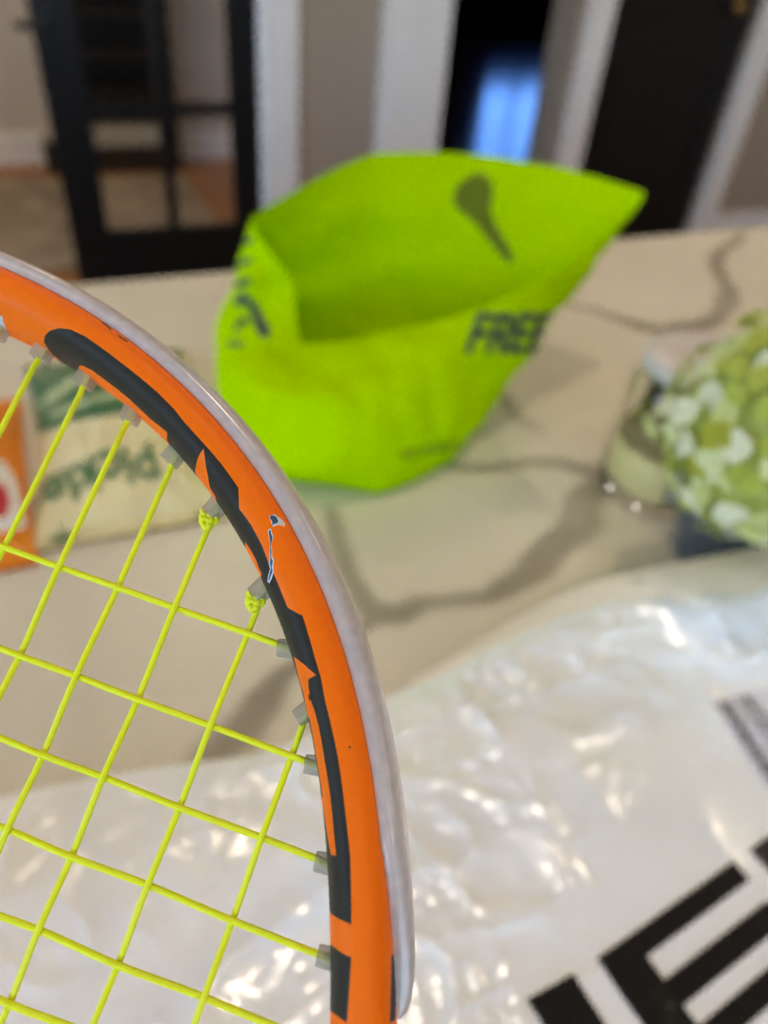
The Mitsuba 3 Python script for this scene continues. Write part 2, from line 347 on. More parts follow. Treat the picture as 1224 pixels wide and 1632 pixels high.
# ---------------------------------------------------------------- tennis racket
ru = np.array([11500, 3800, -1179.0]); ru /= np.linalg.norm(ru)
rv = np.array([1576, -4247, 1179.0]); rv -= ru * (ru @ rv); rv /= np.linalg.norm(rv)
rn = np.cross(ru, rv)                                        # towards the camera
RO = np.array([520 - CX, 1300 - CY, F]) / F * .131
M = np.stack([R @ ru, R @ rv, R @ rn], 1); RO = C + R @ RO    # the racket's own frame: u across, v to the tip, n out of the strings
def rk(q): return RO + np.asarray(q, float) @ M.T
UC, VC, RA, RB, PW = -.110252, -.064136, .130117, .137962, 2.0519
CHEB = [0.00515, -0.008641, 0.007259, -0.004268, 0.002292, -0.000676]
WA, WB, QS = .0055, .0108, 2.4
def head(th):
    """centre line of the hoop and its outward normal at the angles th"""
    def base(t):
        c, s = np.cos(t), np.sin(t)
        return np.stack([UC + RA * np.sign(c) * np.abs(c) ** (2 / PW), VC + np.where(s > 0, RB, .172) * np.sign(s) * np.abs(s) ** (2 / PW)], -1)
    def tn(t):
        d = base(t + 1e-4) - base(t - 1e-4); d /= np.linalg.norm(d, axis=-1, keepdims=True); return d
    t = np.where(np.cos(th) < -1e-9, np.pi - th, th)         # the other half mirrors the one in view
    x = np.clip((t + .2) / 1.95 * 2 - 1, -1, 1)
    w = np.clip((t + .7) / .5, 0, 1)
    d = tn(t); N = np.stack([d[..., 1], -d[..., 0]], -1)
    P = base(t) + N * (np.polynomial.chebyshev.chebval(x, CHEB) * w)[..., None]
    m = np.cos(th) < -1e-9
    P[m, 0] = 2 * UC - P[m, 0]; N[m, 0] *= -1
    return P, N
def hoop(th, ph, wa=WA, wb=WB, grow=0.0):
    P, N = head(th)
    c, s = np.cos(ph), np.sin(ph)
    a = wa * np.sign(c) * np.abs(c) ** (2 / QS); b = wb * np.sign(s) * np.abs(s) ** (2 / QS)
    uvn = np.zeros((len(th), len(ph), 3))
    uvn[..., :2] = P[:, None] + N[:, None] * (a + grow)[None, :, None] if np.ndim(grow) < 2 else P[:, None] + N[:, None] * (a[None] + grow)[..., None]
    uvn[..., 2] = b
    return uvn
THS = np.concatenate([np.linspace(-.6, 2.0, 620), np.linspace(2.0, 2 * np.pi - .6, 160)[1:]])
PHS = np.linspace(0, 2 * np.pi, 61)
frame_mesh = grid_mesh(rk(hoop(THS, PHS)))
frame_uv = np.stack(np.meshgrid(THS, PHS, indexing="ij"), -1).reshape(-1, 2)
PAINT = [((42, 40, 36), [[(1.3839, 2.79), (1.373, 2.459), (1.3611, 2.173), (1.3453, 1.915), (1.3281, 1.76), (1.2996, 1.686), (1.2308, 1.681), (1.1503, 1.643), (1.1116, 1.65), (1.0904, 1.684), (1.0715, 1.685), (1.0005, 1.639), (0.9562, 1.637), (0.9459, 1.753), (0.9312, 1.966), (0.9026, 1.895), (0.8672, 1.909), (0.8452, 1.964), (0.7842, 1.996), (0.7721, 1.994), (0.7528, 1.649), (0.694, 1.688), (0.667, 1.682), (0.6381, 1.728), (0.5653, 1.689), (0.4941, 1.702), (0.4541, 1.684), (0.3786, 1.755), (0.3818, 2.006), (0.3834, 2.349), (0.3817, 4.2), (1.389, 4.2)], [(0.3474, 2.707), (0.3492, 2.331), (0.3449, 1.777), (0.2785, 1.917), (0.2803, 2.252), (0.2789, 2.502), (0.2724, 2.908), (0.2724, 4.2), (0.3464, 4.2)], [(0.339, 0.562), (0.3355, 0.228), (0.311, 0.304), (0.3014, 0.118), (0.2937, 0.218), (0.2717, 0.345), (0.2762, 0.723)]]), ((247, 112, 2), [[(1.3187, 2.963), (1.3036, 2.734), (1.2796, 2.633), (1.1956, 2.584), (1.1677, 2.607), (1.1462, 2.603), (1.1057, 2.444), (1.1064, 2.636), (1.1124, 2.925), (1.1145, 4.2), (1.3309, 4.2)], [(1.0367, 1.76), (1.0334, 2.36), (1.0335, 2.545), (1.0376, 2.818), (1.0376, 4.2), (0.9805, 4.2), (0.9808, 2.665), (0.9946, 2.606), (1.0005, 2.381), (1.0082, 2.205), (1.0246, 1.93)], [(0.8917, 2.534), (0.8749, 2.465), (0.8587, 2.456), (0.8462, 2.54), (0.8372, 2.558), (0.8372, 4.2), (0.8909, 4.2)], [(0.7097, 2.554), (0.7027, 2.349), (0.6906, 2.074), (0.6728, 1.787), (0.6713, 2.112), (0.6603, 2.186), (0.6438, 2.231), (0.6333, 2.18), (0.6087, 2.137), (0.5628, 2.154), (0.5246, 2.132), (0.4836, 2.156), (0.4526, 2.143), (0.4528, 2.389), (0.4683, 2.509), (0.5058, 2.722), (0.5153, 2.807), (0.5215, 2.609), (0.5467, 2.666), (0.5717, 2.684), (0.6224, 2.604), (0.6285, 2.811), (0.6551, 2.646), (0.6805, 2.701)]]), ((188, 196, 200), [[(1.4792, 2.62), (1.4601, 2.592), (1.4671, 2.905), (1.4746, 3.078), (1.4847, 3.259), (1.495, 3.514), (1.4978, 4.2), (1.5248, 4.2), (1.5287, 3.536), (1.4948, 2.992)]]), ((206, 206, 214), [[(0.8991, 1.365), (0.898, 1.154), (0.8928, 1.103), (0.8888, 1.008), (0.8815, 0.983), (0.8765, 1.065), (0.8813, 1.206), (0.8821, 1.432), (0.8873, 1.394)], [(0.8803, 1.573), (0.8821, 1.518), (0.8802, 1.478), (0.8752, 1.513), (0.87, 1.509), (0.8604, 1.644), (0.8503, 1.709), (0.8459, 1.766), (0.8389, 1.764), (0.8338, 1.87), (0.8248, 1.944), (0.8194, 2.128), (0.8164, 2.332), (0.8212, 2.407), (0.8317, 2.023), (0.8404, 1.973), (0.8446, 1.864), (0.854, 1.766), (0.861, 1.662)]]), ((58, 84, 112), [[(0.8977, 1.349), (0.8978, 1.272), (0.8958, 1.182), (0.8908, 1.154), (0.8864, 1.175), (0.8846, 1.256), (0.8854, 1.355), (0.8837, 1.414), (0.8894, 1.351), (0.8938, 1.363)], [(0.8797, 1.554), (0.8797, 1.507), (0.874, 1.538), (0.869, 1.541), (0.8584, 1.675), (0.8509, 1.728), (0.8451, 1.809), (0.8391, 1.808), (0.834, 1.919), (0.8265, 1.975), (0.8184, 2.311), (0.8215, 2.292), (0.8316, 1.979), (0.8394, 1.932), (0.8441, 1.846), (0.8626, 1.649)]]), ((60, 30, 16), [[(1.308, 0.884), (1.3047, 0.824), (1.2845, 0.914), (1.2831, 0.998)], [(1.274, 0.953), (1.2534, 0.909), (1.2512, 0.984), (1.2659, 1.02)], [(0.6529, 2.296), (0.6526, 2.18), (0.646, 2.193), (0.6446, 2.312)], [(0.5767, 1.428), (0.5764, 1.361), (0.5745, 1.36), (0.5747, 1.42)]])]
BUMPER0, BUMPER_PHI = 0.2695, 0.8
def frame_paint(p, n, uv):
    x, y = uv.x, uv.y
    def inside(poly):
        odd = mi.Bool(False)
        for (x0, y0), (x1, y1) in zip(poly, poly[1:] + poly[:1]):
            if abs(y1 - y0) < 1e-9: continue
            odd ^= ((y0 > y) != (y1 > y)) & (x < (x1 - x0) / (y1 - y0) * (y - y0) + x0)
        return odd
    sp = noise(p.x * 900, p.y * 900, p.z * 900)
    col = mi.Color3f(lin((247, 112, 2)))
    for c, polys in PAINT:
        for q in polys:
            col = dr.select(inside(q), mi.Color3f(lin(c)), col)
    return col
mat("racket_paint", proc(frame_paint), 0.5, 0.2)
mat("bumper_plastic", proc(lambda p, n, uv: mix(lin((178, 170, 168)), lin((196, 182, 178)), noise(p.x * 700, p.y * 700, p.z * 700))), 0.22, 0.5, clearcoat=.6, clearcoat_gloss=.9)
mat("string_yellow", (230, 240, 30), 0.35, 0.4)
mat("grip_tape", (30, 30, 32), 0.8, 0.2)
scene["grommet_plastic"] = {"type": "blendbsdf", "weight": .5, "a": {"type": "thindielectric", "int_ior": 1.45},
                            "b": {"type": "twosided", "b": {"type": "principled", "base_color": rgb((186, 178, 160)), "roughness": .3}}}
RKT = "tennis_racket"
tag(RKT, "orange and black tennis racket with yellow strings held up above the counter", "tennis racket")
entry(RKT + "__frame", frame_mesh, "racket_paint", True, label="orange hoop with black graphics and a chipped spot", uv=frame_uv)
# bumper guard over the outside of the hoop
t0 = BUMPER0
TB = np.concatenate([np.linspace(t0, 1.9, 320), np.linspace(1.9, np.pi - t0, 60)[1:]])
ramp = np.clip(np.minimum(TB - t0, np.pi - t0 - TB) / .075, 0, 1)
ramp = np.sqrt(1 - (1 - ramp) ** 2)
slope_in = np.clip(np.minimum(TB - t0, np.pi - t0 - TB) / .19, 0, 1)
pb = np.linspace(-1, 1, 25)
P_, N_ = head(TB)
def bump_shell(grow, edge):
    ph = pb[None] * (BUMPER_PHI * (.25 + .75 * slope_in))[:, None]
    c, s = np.cos(ph), np.sin(ph)
    a = WA * np.abs(c) ** (2 / QS); b = WB * np.sign(s) * np.abs(s) ** (2 / QS)
    k = grow * (1 - np.abs(pb) ** 6)[None] * (.12 + .88 * ramp)[:, None] + edge
    nn = np.stack([np.cos(ph), np.sin(ph)], -1)
    out = np.zeros(a.shape + (3,))
    out[..., :2] = P_[:, None] + N_[:, None] * (a + k * nn[..., 0])[..., None]
    out[..., 2] = b + k * nn[..., 1]
    return out
sh = np.concatenate([bump_shell(.0028, .0005), bump_shell(0, -.0008)[:, ::-1]], 1)
sh = np.concatenate([sh, sh[:, :1]], 1)
entry(RKT + "__bumper_guard", grid_mesh(rk(sh)), "bumper_plastic", 60, label="translucent grey bumper guard around the hoop")
# strings
off = [0.0, 10.7, 22.1, 33.4, 45.8, 57.9, 70.2, 85.0, 100.8]
mains = sorted([UC + (s * o) / 1000 for o in off for s in ((1,) if o == 0 else (-1, 1))])
crosses = [.0252, .0074, -.0072, -.0208, -.0334, -.0446] + [-.0446 - .0118 * k for k in range(1, 14)]
inner_line = Polygon(head(np.linspace(-.6, 2 * np.pi - .6, 900))[0]).buffer(-WA)
def span(line):
    g = line.intersection(inner_line); c = np.array(g.coords); return c[0], c[-1]
SR = .00061
for i, x in enumerate(mains):
    a, b = span(LineString([(x, -.4), (x, .4)])); lo, hi = min(a[1], b[1]), max(a[1], b[1])
    ys_ = np.unique(np.r_[np.linspace(lo - .002, hi + .002, 90), crosses])
    kk = np.interp(ys_, crosses[::-1], np.arange(len(crosses)))
    z = .00052 * np.cos(np.pi * (kk + i)) * np.clip((hi - ys_) / .004, 0, 1) * np.clip((ys_ - lo) / .004, 0, 1)
    entry(RKT + "__main_string", tube(rk(np.c_[np.full(len(ys_), x), ys_, z]), SR, 10), "string_yellow", 60, label="yellow main strings" if i == 0 else None)
for j, y in enumerate(crosses):
    if span(LineString([(-.5, y), (.5, y)])) is None: continue
    a, b = span(LineString([(-.5, y), (.5, y)])); lo, hi = min(a[0], b[0]), max(a[0], b[0])
    xs_ = np.unique(np.r_[np.linspace(lo - .002, hi + .002, 90), mains])
    kk = np.interp(xs_, mains, np.arange(len(mains)))
    jj = len(crosses) - 1 - j
    z = -.00052 * np.cos(np.pi * (kk + jj)) * np.clip((hi - xs_) / .004, 0, 1) * np.clip((xs_ - lo) / .004, 0, 1)
    entry(RKT + "__cross_string", tube(rk(np.c_[xs_, np.full(len(xs_), y), z]), SR, 10), "string_yellow", 60)
# grommets: short smoky sleeves where the strings leave the hoop
def grommet(pt, d, square=False, big=1.0):
    d = np.array([*d, 0.0]); d /= np.linalg.norm(d); q = np.array([*pt, 0.0])
    s = 4 if square else 18
    ra, rb, L = (.00235, .0023, .0026) if square else (.0017, .00195, .0024)
    ra, rb, L = ra * big, rb * big, L * big
    e = np.cross(d, [0, 0, 1.0])
    g = np.arange(s) * 2 * np.pi / s + np.pi / s
    rings = []
    for t, r in ((L, ra * .55), (L, ra * .96), (L - .0002, ra), (-.0016, rb)):
        rings.append(q + d * t + r * (np.cos(g)[:, None] * e + np.sin(g)[:, None] * np.array([0, 0, 1.0])))
    P = np.stack(rings, 1); return grid_mesh(rk(P), closed_u=True)
thd = np.linspace(-.6, 2 * np.pi - .6, 4000); hp, hn = head(thd)
def inward(pt):
    k = np.argmin(((hp - hn * WA - np.asarray(pt)) ** 2).sum(1)); return -hn[k]
for i, x in enumerate(mains):
    a, b = span(LineString([(x, -.4), (x, .4)]))
    for e in (a, b):
        d = np.array([0, -1.0 if e[1] > VC else 1.0]); w = .35 if abs(x - UC) > .05 else .75
        entry(RKT + "__grommet", grommet(e, d * w + inward(e) * (1 - w), abs(x - UC) < .06, 1.2 if .068 < x - UC < .09 and e[1] > VC else 1.0), "grommet_plastic", 30)
for y in crosses:
    a, b = span(LineString([(-.5, y), (.5, y)]))
    for e in (a, b):
        d = np.array([-1.0 if e[0] > UC else 1.0, 0])
        entry(RKT + "__grommet", grommet(e, d * .6 + inward(e) * .4), "grommet_plastic", 30)
# tie-off knots at the ends of two mains
def knot(x):
    a, b = span(LineString([(x, -.4), (x, .4)])); e = a if a[1] > b[1] else b
    q = np.array([*e, 0]) + np.array([*(inward(e) * .0012), .0003]) + np.array([0, -.0026, 0])
    t = np.linspace(0, 2 * np.pi, 60)
    tre = .00052 * np.stack([np.sin(t) + 2 * np.sin(2 * t), np.cos(t) - 2 * np.cos(2 * t), -1.3 * np.sin(3 * t)], 1)
    tail = np.array([[-.0006, .0003, .0004], [-.0013, .0009, .0008], [-.0017, .0014, .0008]])
    return cat(tube(rk(q + tre), SR, 10), tube(rk(q + tre[:, [1, 0, 2]] * .75 + [0, -.0005, .0002]), SR, 10), tube(rk(q + tail), SR * .95, 8))
for x in (UC + .0702, UC + .0850):
    entry(RKT + "__string_knot", knot(x), "string_yellow", 60, label="small tie-off knot of yellow string")
def bez_w(a, b, c, d, n=20):
    t = np.linspace(0, 1, n)[:, None]
    return a * (1 - t) ** 3 + 3 * b * t * (1 - t) ** 2 + 3 * c * t * t * (1 - t) + d * t ** 3
# throat and handle, below the frame of the photograph
def swept(pts, rad): return tube(rk(np.array(pts)), np.array(rad), 20)
def bez(a, b, c, d, n=24):
    t = np.linspace(0, 1, n)[:, None]; a, b, c, d = map(np.array, (a, b, c, d))
    return a * (1 - t) ** 3 + 3 * b * t * (1 - t) ** 2 + 3 * c * t * t * (1 - t) + d * t ** 3
vb = VC - .172
for s in (-1, 1):
    entry(RKT + "__throat", swept(bez((UC + s * .085, VC - .13, 0), (UC + s * .07, vb - .03, 0), (UC + s * .02, vb - .07, 0), (UC + s * .008, vb - .14, 0)), np.full(24, .0105)), "racket_paint_plain", True)
mat("racket_paint_plain", (247, 112, 2), 0.38, 0.35)
entry(RKT + "__handle", swept([(UC, vb - .13, 0), (UC, vb - .16, 0), (UC, vb - .33, 0), (UC, vb - .335, 0), (UC, vb - .345, 0)], [.014, .0155, .016, .0185, .018]), "grip_tape", 30, label="dark grip")

# ---------------------------------------------------------------- lime green bag
def lime_bag():
    w = np.array
    y = ony
    rim = [y(1028, 308, .62), y(900, 268, .70), y(760, 246, .74), y(597, 244, .74), y(490, 292, .70), y(400, 345, .66), y(425, 395, .635), y(468, 455, .625), y(482, 546, .59), y(600, 533, .57), y(745, 497, .56), y(880, 445, .575), y(985, 360, .60)]
    mid = [y(864, 540, .58), w([.488, .605, 1.03]), w([.435, .645, 1.0]), w([.33, .69, .99]), w([.23, .70, 1.0]), w([.15, .67, 1.0]), y(366, 470, .645), y(333, 548, .61), y(415, 620, .535), y(560, 632, .492), y(690, 615, .497), y(785, 590, .530), y(835, 562, .552)]
    low = [y(776, 668, .55), w([.42, .59, .95]), w([.40, .63, .95]), w([.32, .66, .95]), w([.22, .68, .95]), w([.16, .65, .95]), w([.125, .61, .96]), y(346, 650, .57), y(430, 735, .51), y(560, 735, .474), y(655, 730, .474), y(725, 708, .492), y(758, 690, .515)]
    z = .9215
    base = [w([.345, .53, z]), w([.38, .60, z]), w([.36, .64, z]), w([.31, .65, z]), w([.23, .65, z]), w([.17, .62, z]), w([.14, .58, z]), w([.135, .55, z]), onz(470, 768, z), onz(545, 778, z) , onz(602, 788, z), onz(660, 768, z), onz(720, 735, z)]
    L = np.array([rim, mid, low, base])                       # 4 x 13
    n = L.shape[1]; sub = 14
    from scipy.interpolate import PchipInterpolator, CubicSpline
    k = np.arange(n + 1); kk = np.arange(n * sub) / sub
    Lc = np.concatenate([L, L[:, :1]], 1)
    lin_ = np.stack([[np.interp(kk, k, Lc[i, :, c]) for c in range(3)] for i in range(4)]).transpose(0, 2, 1)
    cub = np.stack([CubicSpline(k, Lc[i], bc_type="periodic")(kk) for i in range(4)])
    mixw = np.array([.45, .75, .7, .4])[:, None, None]
    rows = lin_ * (1 - mixw) + cub * mixw
    t = np.linspace(0, 1, 44)
    S = PchipInterpolator([0, .45, .85, 1], rows, axis=0)(t)   # 44 x (n*sub) x 3
    S = S.transpose(1, 0, 2)
    m = grid_mesh(S, closed_u=True)
    # creases in the film
    v = m.vertices.copy(); N = m.vertex_normals
    f1 = meshkit.fbm(v * [16, 16, 22], 3, 3) - .5
    r1 = 1 - np.abs(2 * meshkit.noise(v * [26, 20, 14], 5) - 1)
    tt = np.tile(t, S.shape[0])
    amp = np.clip(tt / .1, .25, 1) * np.clip((1 - tt) / .1, 0, 1)
    v += N * ((.014 * f1 + .005 * r1 ** 3) * amp)[:, None]
    m.vertices = v
    # bottom
    last = v.reshape(S.shape)[:, -1]
    c = last.mean(0); nb = len(last)
    vb_ = np.vstack([last, c]); fb = np.array([[i, (i + 1) % nb, nb] for i in range(nb)])
    out = cat(m, trimesh.Trimesh(vb_, fb, process=False)); out.merge_vertices()
    v = np.array(out.vertices); v[:, 2] = np.maximum(v[:, 2], .9208); out.vertices = v
    return out, v
bag, _ = lime_bag()
scene["lime_film"] = {"type": "principledthin", "base_color": rgb((170, 212, 0)), "roughness": .45, "diff_trans": .10, "spec_trans": 0.0, "eta": 1.45}
mat("bag_ink", (38, 46, 62), .5, .3)
mat("bag_olive", (96, 112, 20), .6, .2)
LB = "lime_bag"
tag(LB, "bright lime green open plastic bag with dark lettering on the countertop", "bag")
entry(LB + "__body", bag, "lime_film", 50)
def px_text(text, x, y, h, ang, slant=0.0, wide=1.0):
    from shapely import affinity
    g = text_shape(text, 1.0)
    g = affinity.affine_transform(g, [wide, slant, 0, 1, 0, 0])
    g = affinity.scale(g, h, -h, origin=(0, 0))
    return affinity.translate(affinity.rotate(g, ang, origin=(0, 0)), x, y)
entry(LB + "__lettering", seen_print(bag, px_text("FREE", 738, 560, 58, 0, .32, .68).buffer(1.6), 6), "bag_ink", label="dark lettering FREE")
for q in ([(374, 452), (396, 441), (400, 449), (378, 462)], [(378, 418), (400, 410), (402, 417), (380, 427)], [(389, 384), (402, 376), (403, 384), (391, 392)],
          [(372, 478), (386, 465), (408, 483), (431, 528), (426, 541), (413, 535), (399, 498), (388, 482), (378, 490)], [(375, 520), (382, 508), (394, 506), (401, 513), (394, 516), (385, 516), (380, 528), (374, 530)], [(360, 543), (372, 546), (390, 545), (384, 553), (366, 552)]):
    entry(LB + "__lettering", seen_print(bag, Polygon(q), 5), "bag_ink")
entry(LB + "__small_print", seen_print(bag, px_text("MOVEMENT", 640, 732, 13, -11, 0, .95), 4), "bag_olive", label="small dark lettering near the bottom edge")
entry(LB + "__olive_patch", seen_print(bag, Polygon([(752, 278), (770, 276), (784, 290), (785, 312), (781, 335), (792, 362), (810, 392), (822, 418), (806, 416), (782, 388), (758, 356), (730, 334), (721, 316), (730, 294)]), 8), "bag_olive", label="dark olive patch on the inside")  # flat olive patch laid onto the inside of the back panel

# ---------------------------------------------------------------- white shipping bag in front
BX0, BX1, BY0 = -.36, .86, -.09
def curve3(pts):
    q = np.array([onz(x, y, z) for x, y, z in pts]); q = q[np.argsort(q[:, 0])]
    return lambda x: (np.interp(x, q[:, 0], q[:, 1]), np.interp(x, q[:, 0], q[:, 2]))
from scipy.ndimage import gaussian_filter1d
film_edge = curve3([(0, 1270, .922), (150, 1240, .922), (280, 1218, .922), (420, 1205, .923), (640, 1100, .924), (700, 1075, .926), (800, 1020, .932), (900, 975, .940), (960, 955, .948), (1100, 945, .970), (1224, 930, .974)])
flap_edge = curve3([(650, 1092, .924), (700, 1060, .926), (850, 970, .935), (950, 925, .948), (1100, 895, .974), (1224, 870, .978)])
def crumple(x, y):
    p = np.stack([x, y, 0 * x + .3], -1)
    q = p + .05 * np.stack([meshkit.noise(p * 9, 11), meshkit.noise(p * 9, 12), 0 * x], -1)
    r1 = (1 - np.abs(2 * meshkit.noise(q * [18, 26, 1], 2) - 1)) ** 3
    r2 = (1 - np.abs(2 * meshkit.noise(q * [40, 34, 1], 4) - 1)) ** 4
    r3 = (1 - np.abs(2 * meshkit.noise(q * [75, 90, 1], 6) - 1)) ** 3
    gate = np.clip(meshkit.noise(p * [7, 8, 1], 21) * 1.8 - .4, 0, 1)
    # the panel under the big lettering is pulled flat
    flat = np.clip(np.hypot((x - .29) / .10, (y - .075) / .085) - .75, 0.06, 1)
    r4 = (1 - np.abs(2 * meshkit.noise(q * [150, 130, 1], 8) - 1)) ** 2
    return flat * (.0042 * r1 + (gate + .15) * (.0026 * r2 + .0014 * r3 + .0006 * r4))
def film_sheet(nx, ny, under=False):
    xs_ = np.linspace(BX0, BX1, nx); ye, ze = film_edge(xs_)
    ye, ze = gaussian_filter1d(ye, nx * .012), gaussian_filter1d(ze, nx * .012)
    t = np.linspace(0, 1, ny)
    X = np.repeat(xs_[:, None], ny, 1); Y = BY0 + (ye - BY0)[:, None] * t[None]
    d1 = ye[:, None] - Y; rise = (ze - .9212)[:, None] * np.exp(-(d1 / .05) ** 2)
    if under: return grid_mesh(np.stack([X, Y, .9206 + (ze - .9212)[:, None] * np.exp(-(d1 / .02) ** 2)], -1)[:, ::-1])
    ex = np.sin(np.clip(np.minimum(X - BX0, BX1 - X) / .10, 0, 1) * np.pi / 2) ** .8
    ey = np.sin(np.clip(np.minimum(Y - BY0, d1) / .11, 0, 1) * np.pi / 2) ** .8
    h = .020 + .016 * meshkit.fbm(np.stack([X, Y, 0 * X], -1) * [5, 6, 1], 2, 1)
    fade = np.clip(np.minimum(np.minimum(d1, Y - BY0), np.minimum(X - BX0, BX1 - X)) / .02, .06, 1)
    return grid_mesh(np.stack([X, Y, .9215 + rise + ex * ey * h + crumple(X, Y) * fade], -1))
film, under = film_sheet(760, 360), film_sheet(60, 40, True)
mat("white_film", (243, 244, 246), .16, .6, clearcoat=.5, clearcoat_gloss=.92)
mat("flap_film", (234, 224, 206), .3, .5)
mat("black_ink", (22, 21, 20), .12, .5)
SB = "shipping_bag"
tag(SB, "glossy crumpled white plastic shipping bag with large black letters in front of the lime bag", "shipping bag")
entry(SB + "__body", cat(film, under), "white_film", True)
fx, fy = np.meshgrid(np.linspace(.172, BX1, 160), np.linspace(0, 1, 12), indexing="ij")
wv = meshkit.noise(np.stack([fx * 7, 0 * fx, 0 * fx], -1), 41)
(fa, za), (fb, zb) = film_edge(fx), flap_edge(fx)
sm = lambda a: gaussian_filter1d(a, 3, axis=0)
fa, za, fb, zb = sm(fa) - .012, sm(za), np.maximum(sm(fb), sm(fa) + .004), sm(zb)
flap = grid_mesh(np.stack([fx, fa + (fb - fa) * fy, za + .0045 + (zb - za) * fy - .003 * fy + .004 * wv * np.sin(fy * np.pi) * np.clip((fx - .2) / .1, 0, 1)], -1))
entry(SB + "__seam_flap", flap, "flap_film", True, label="cream sealing flap along the far edge")
# big black letters, in the letters' own plane: s down the stem, t along the arms
E0 = onz(950, 1529, .948); Et = onz(1169, 1372, .948) - E0; Es = onz(1013.5, 1632, .948) - E0
lt = np.linalg.norm(Et); Et /= lt; Es = Es - Et * (Es @ Et); Es /= np.linalg.norm(Es)
def flat_uv(px): 
    q = onz(*px, .948) - E0; return q @ Et, q @ Es
_n1a, _n1b, _n2a = flat_uv((1035, 1529)), flat_uv((1059, 1561)), flat_uv((1087, 1604))
a1 = flat_uv((1191.6, 1404.3))[1]
st = .5 * (_n1a[0] + _n1b[0]); g1a, g1b = a1, _n1b[1]; g2a = _n2a[1]
aw = .5 * (a1 + g2a - g1b); g2b = g2a + (g1b - g1a) * .8; ht = g2b + a1
Eshape = Polygon([(0, 0), (lt, 0), (lt, a1), (st, a1), (st, g1b), (lt, g1b), (lt, g2a), (st, g2a), (st, g2b), (lt, g2b), (lt, ht), (0, ht)])
h0, h1 = flat_uv((837, 1597)), flat_uv((912, 1554.6))
Hr = Polygon([h0, h1, (h1[0], ht), (h0[0], ht)])
Hl = sbox(h0[0] - .075, h0[1] + .003, h0[0] - .045, ht); Hb = sbox(h0[0] - .05, ht * .42, h0[0] + .005, ht * .6)
up = np.array([0, 0, 1.0])
for i, (g, lb) in enumerate(((Eshape, "black block letter E"), (unary_union([Hr, Hl, Hb]).buffer(0), "black block letter H"), (sbox(lt + .014, 0, lt + .014 + st, ht), "black block letter I"))):
    entry(SB + "__printed_letter", print_on(film, g, E0 + up * .1, Et, Es, up, .003, .0009), "black_ink", True, label=lb)
# shipping label
L0 = onz(1137, 1133, .945); La = onz(1224, 1258, .945) - L0; La /= np.linalg.norm(La); Lb = onz(1160, 1112, .945) - onz(1137, 1140, .945); Lb -= La * (Lb @ La); Lb /= np.linalg.norm(Lb)
mat("label_paper", (228, 228, 238), .45, .3)
mat("label_ink", (70, 70, 76), .5, .2)
entry("shipping_label__paper", print_on(film, sbox(-.004, -.003, .085, .060), L0 + up * .1, La, Lb, up, .003, .0010), "label_paper", True)
bars, x = [], 0.0
r2 = np.random.default_rng(3)
while x < .075:
    w_ = r2.choice([.0008, .0012, .0020]); bars.append(sbox(x, 0, x + w_, .0100)); x += w_ + r2.choice([.0007, .0010, .0014])
entry("shipping_label__barcode", print_on(film, unary_union(bars), L0 + up * .1, La, Lb, up, .003, .0015), "label_ink", label="printed barcode")
rows = []
for j, yy in enumerate((.0155, .0178, .0212, .0236, .026)):
    x = -.002
    while x < .07:
        w_ = r2.uniform(.003, .011); rows.append(sbox(x, yy, x + w_, yy + .0011)); x += w_ + .0012
rows += [sbox(.012, .044, .075, .0475), sbox(.004, .050, .05, .0535)]
entry("shipping_label__printed_lines", print_on(film, unary_union(rows), L0 + up * .1, La, Lb, up, .003, .0015), "label_ink", label="small printed lines")
tag("shipping_label", "white shipping label with a barcode stuck on the white shipping bag", "label")

# ---------------------------------------------------------------- snack bags at the left
def pillow(x0, x1, y0, y1, h, seed, rot=0.0, nx=70, ny=90, pin=.012):
    gx, gy = np.meshgrid(np.linspace(0, 1, nx), np.linspace(0, 1, ny), indexing="ij")
    ex = np.sin(np.pi * gx) ** .55; ey = np.clip(np.sin(np.pi * np.clip((gy - .05) / .9, 0, 1)), 0, 1) ** .6
    p = np.stack([gx * 5, gy * 6, 0 * gx + seed], -1)
    z = h * ex * ey * (.85 + .3 * meshkit.fbm(p, 2, seed)) + .0025 * ((1 - np.abs(2 * meshkit.noise(p * [2, 3, 1], seed + 3) - 1)) ** 3) * ex
    X = x0 + (x1 - x0) * gx; Y = y0 + (y1 - y0) * gy
    pinch = pin * np.sin(np.pi * gy) * (.5 - gx) * 1.6
    up_ = np.stack([X + pinch, Y, .9225 + .0022 + z], -1); dn_ = np.stack([X + pinch, Y, .9225 - .25 * 0 * z], -1)
    c, s = math.cos(rot), math.sin(rot)
    cx, cy = (x0 + x1) / 2, (y0 + y1) / 2
    def ro(P):
        Q = P.copy(); Q[..., 0] = cx + (P[..., 0] - cx) * c - (P[..., 1] - cy) * s; Q[..., 1] = cy + (P[..., 0] - cx) * s + (P[..., 1] - cy) * c; return Q
    a, b = grid_mesh(ro(up_)), grid_mesh(ro(dn_)[:, ::-1])
    return a, cat(a, b)
mat("cream_foil", proc(lambda p, n, uv: mix(lin((226, 212, 160)), lin((212, 198, 150)), noise(p.x * 60, p.y * 60, 0.0))), .38, .5)
mat("leaf_print", (58, 104, 62), .38, .5)
mat("pale_print", (188, 200, 150), .38, .5)
mat("orange_foil", (226, 132, 10), .32, .5)
mat("white_print", (232, 226, 222), .4, .4)
mat("red_print", (196, 50, 62), .4, .4)
mat("teal_print", (30, 66, 58), .4, .4)
ctop, cbody = pillow(-.051, .122, .492, .800, .040, 3, -.03)
CR = "snack_bag"
tag(CR, "cream and green pickle snack bag lying upside down behind the racket strings", "snack bag")
entry(CR + "__pouch", cbody, "cream_foil", 50)
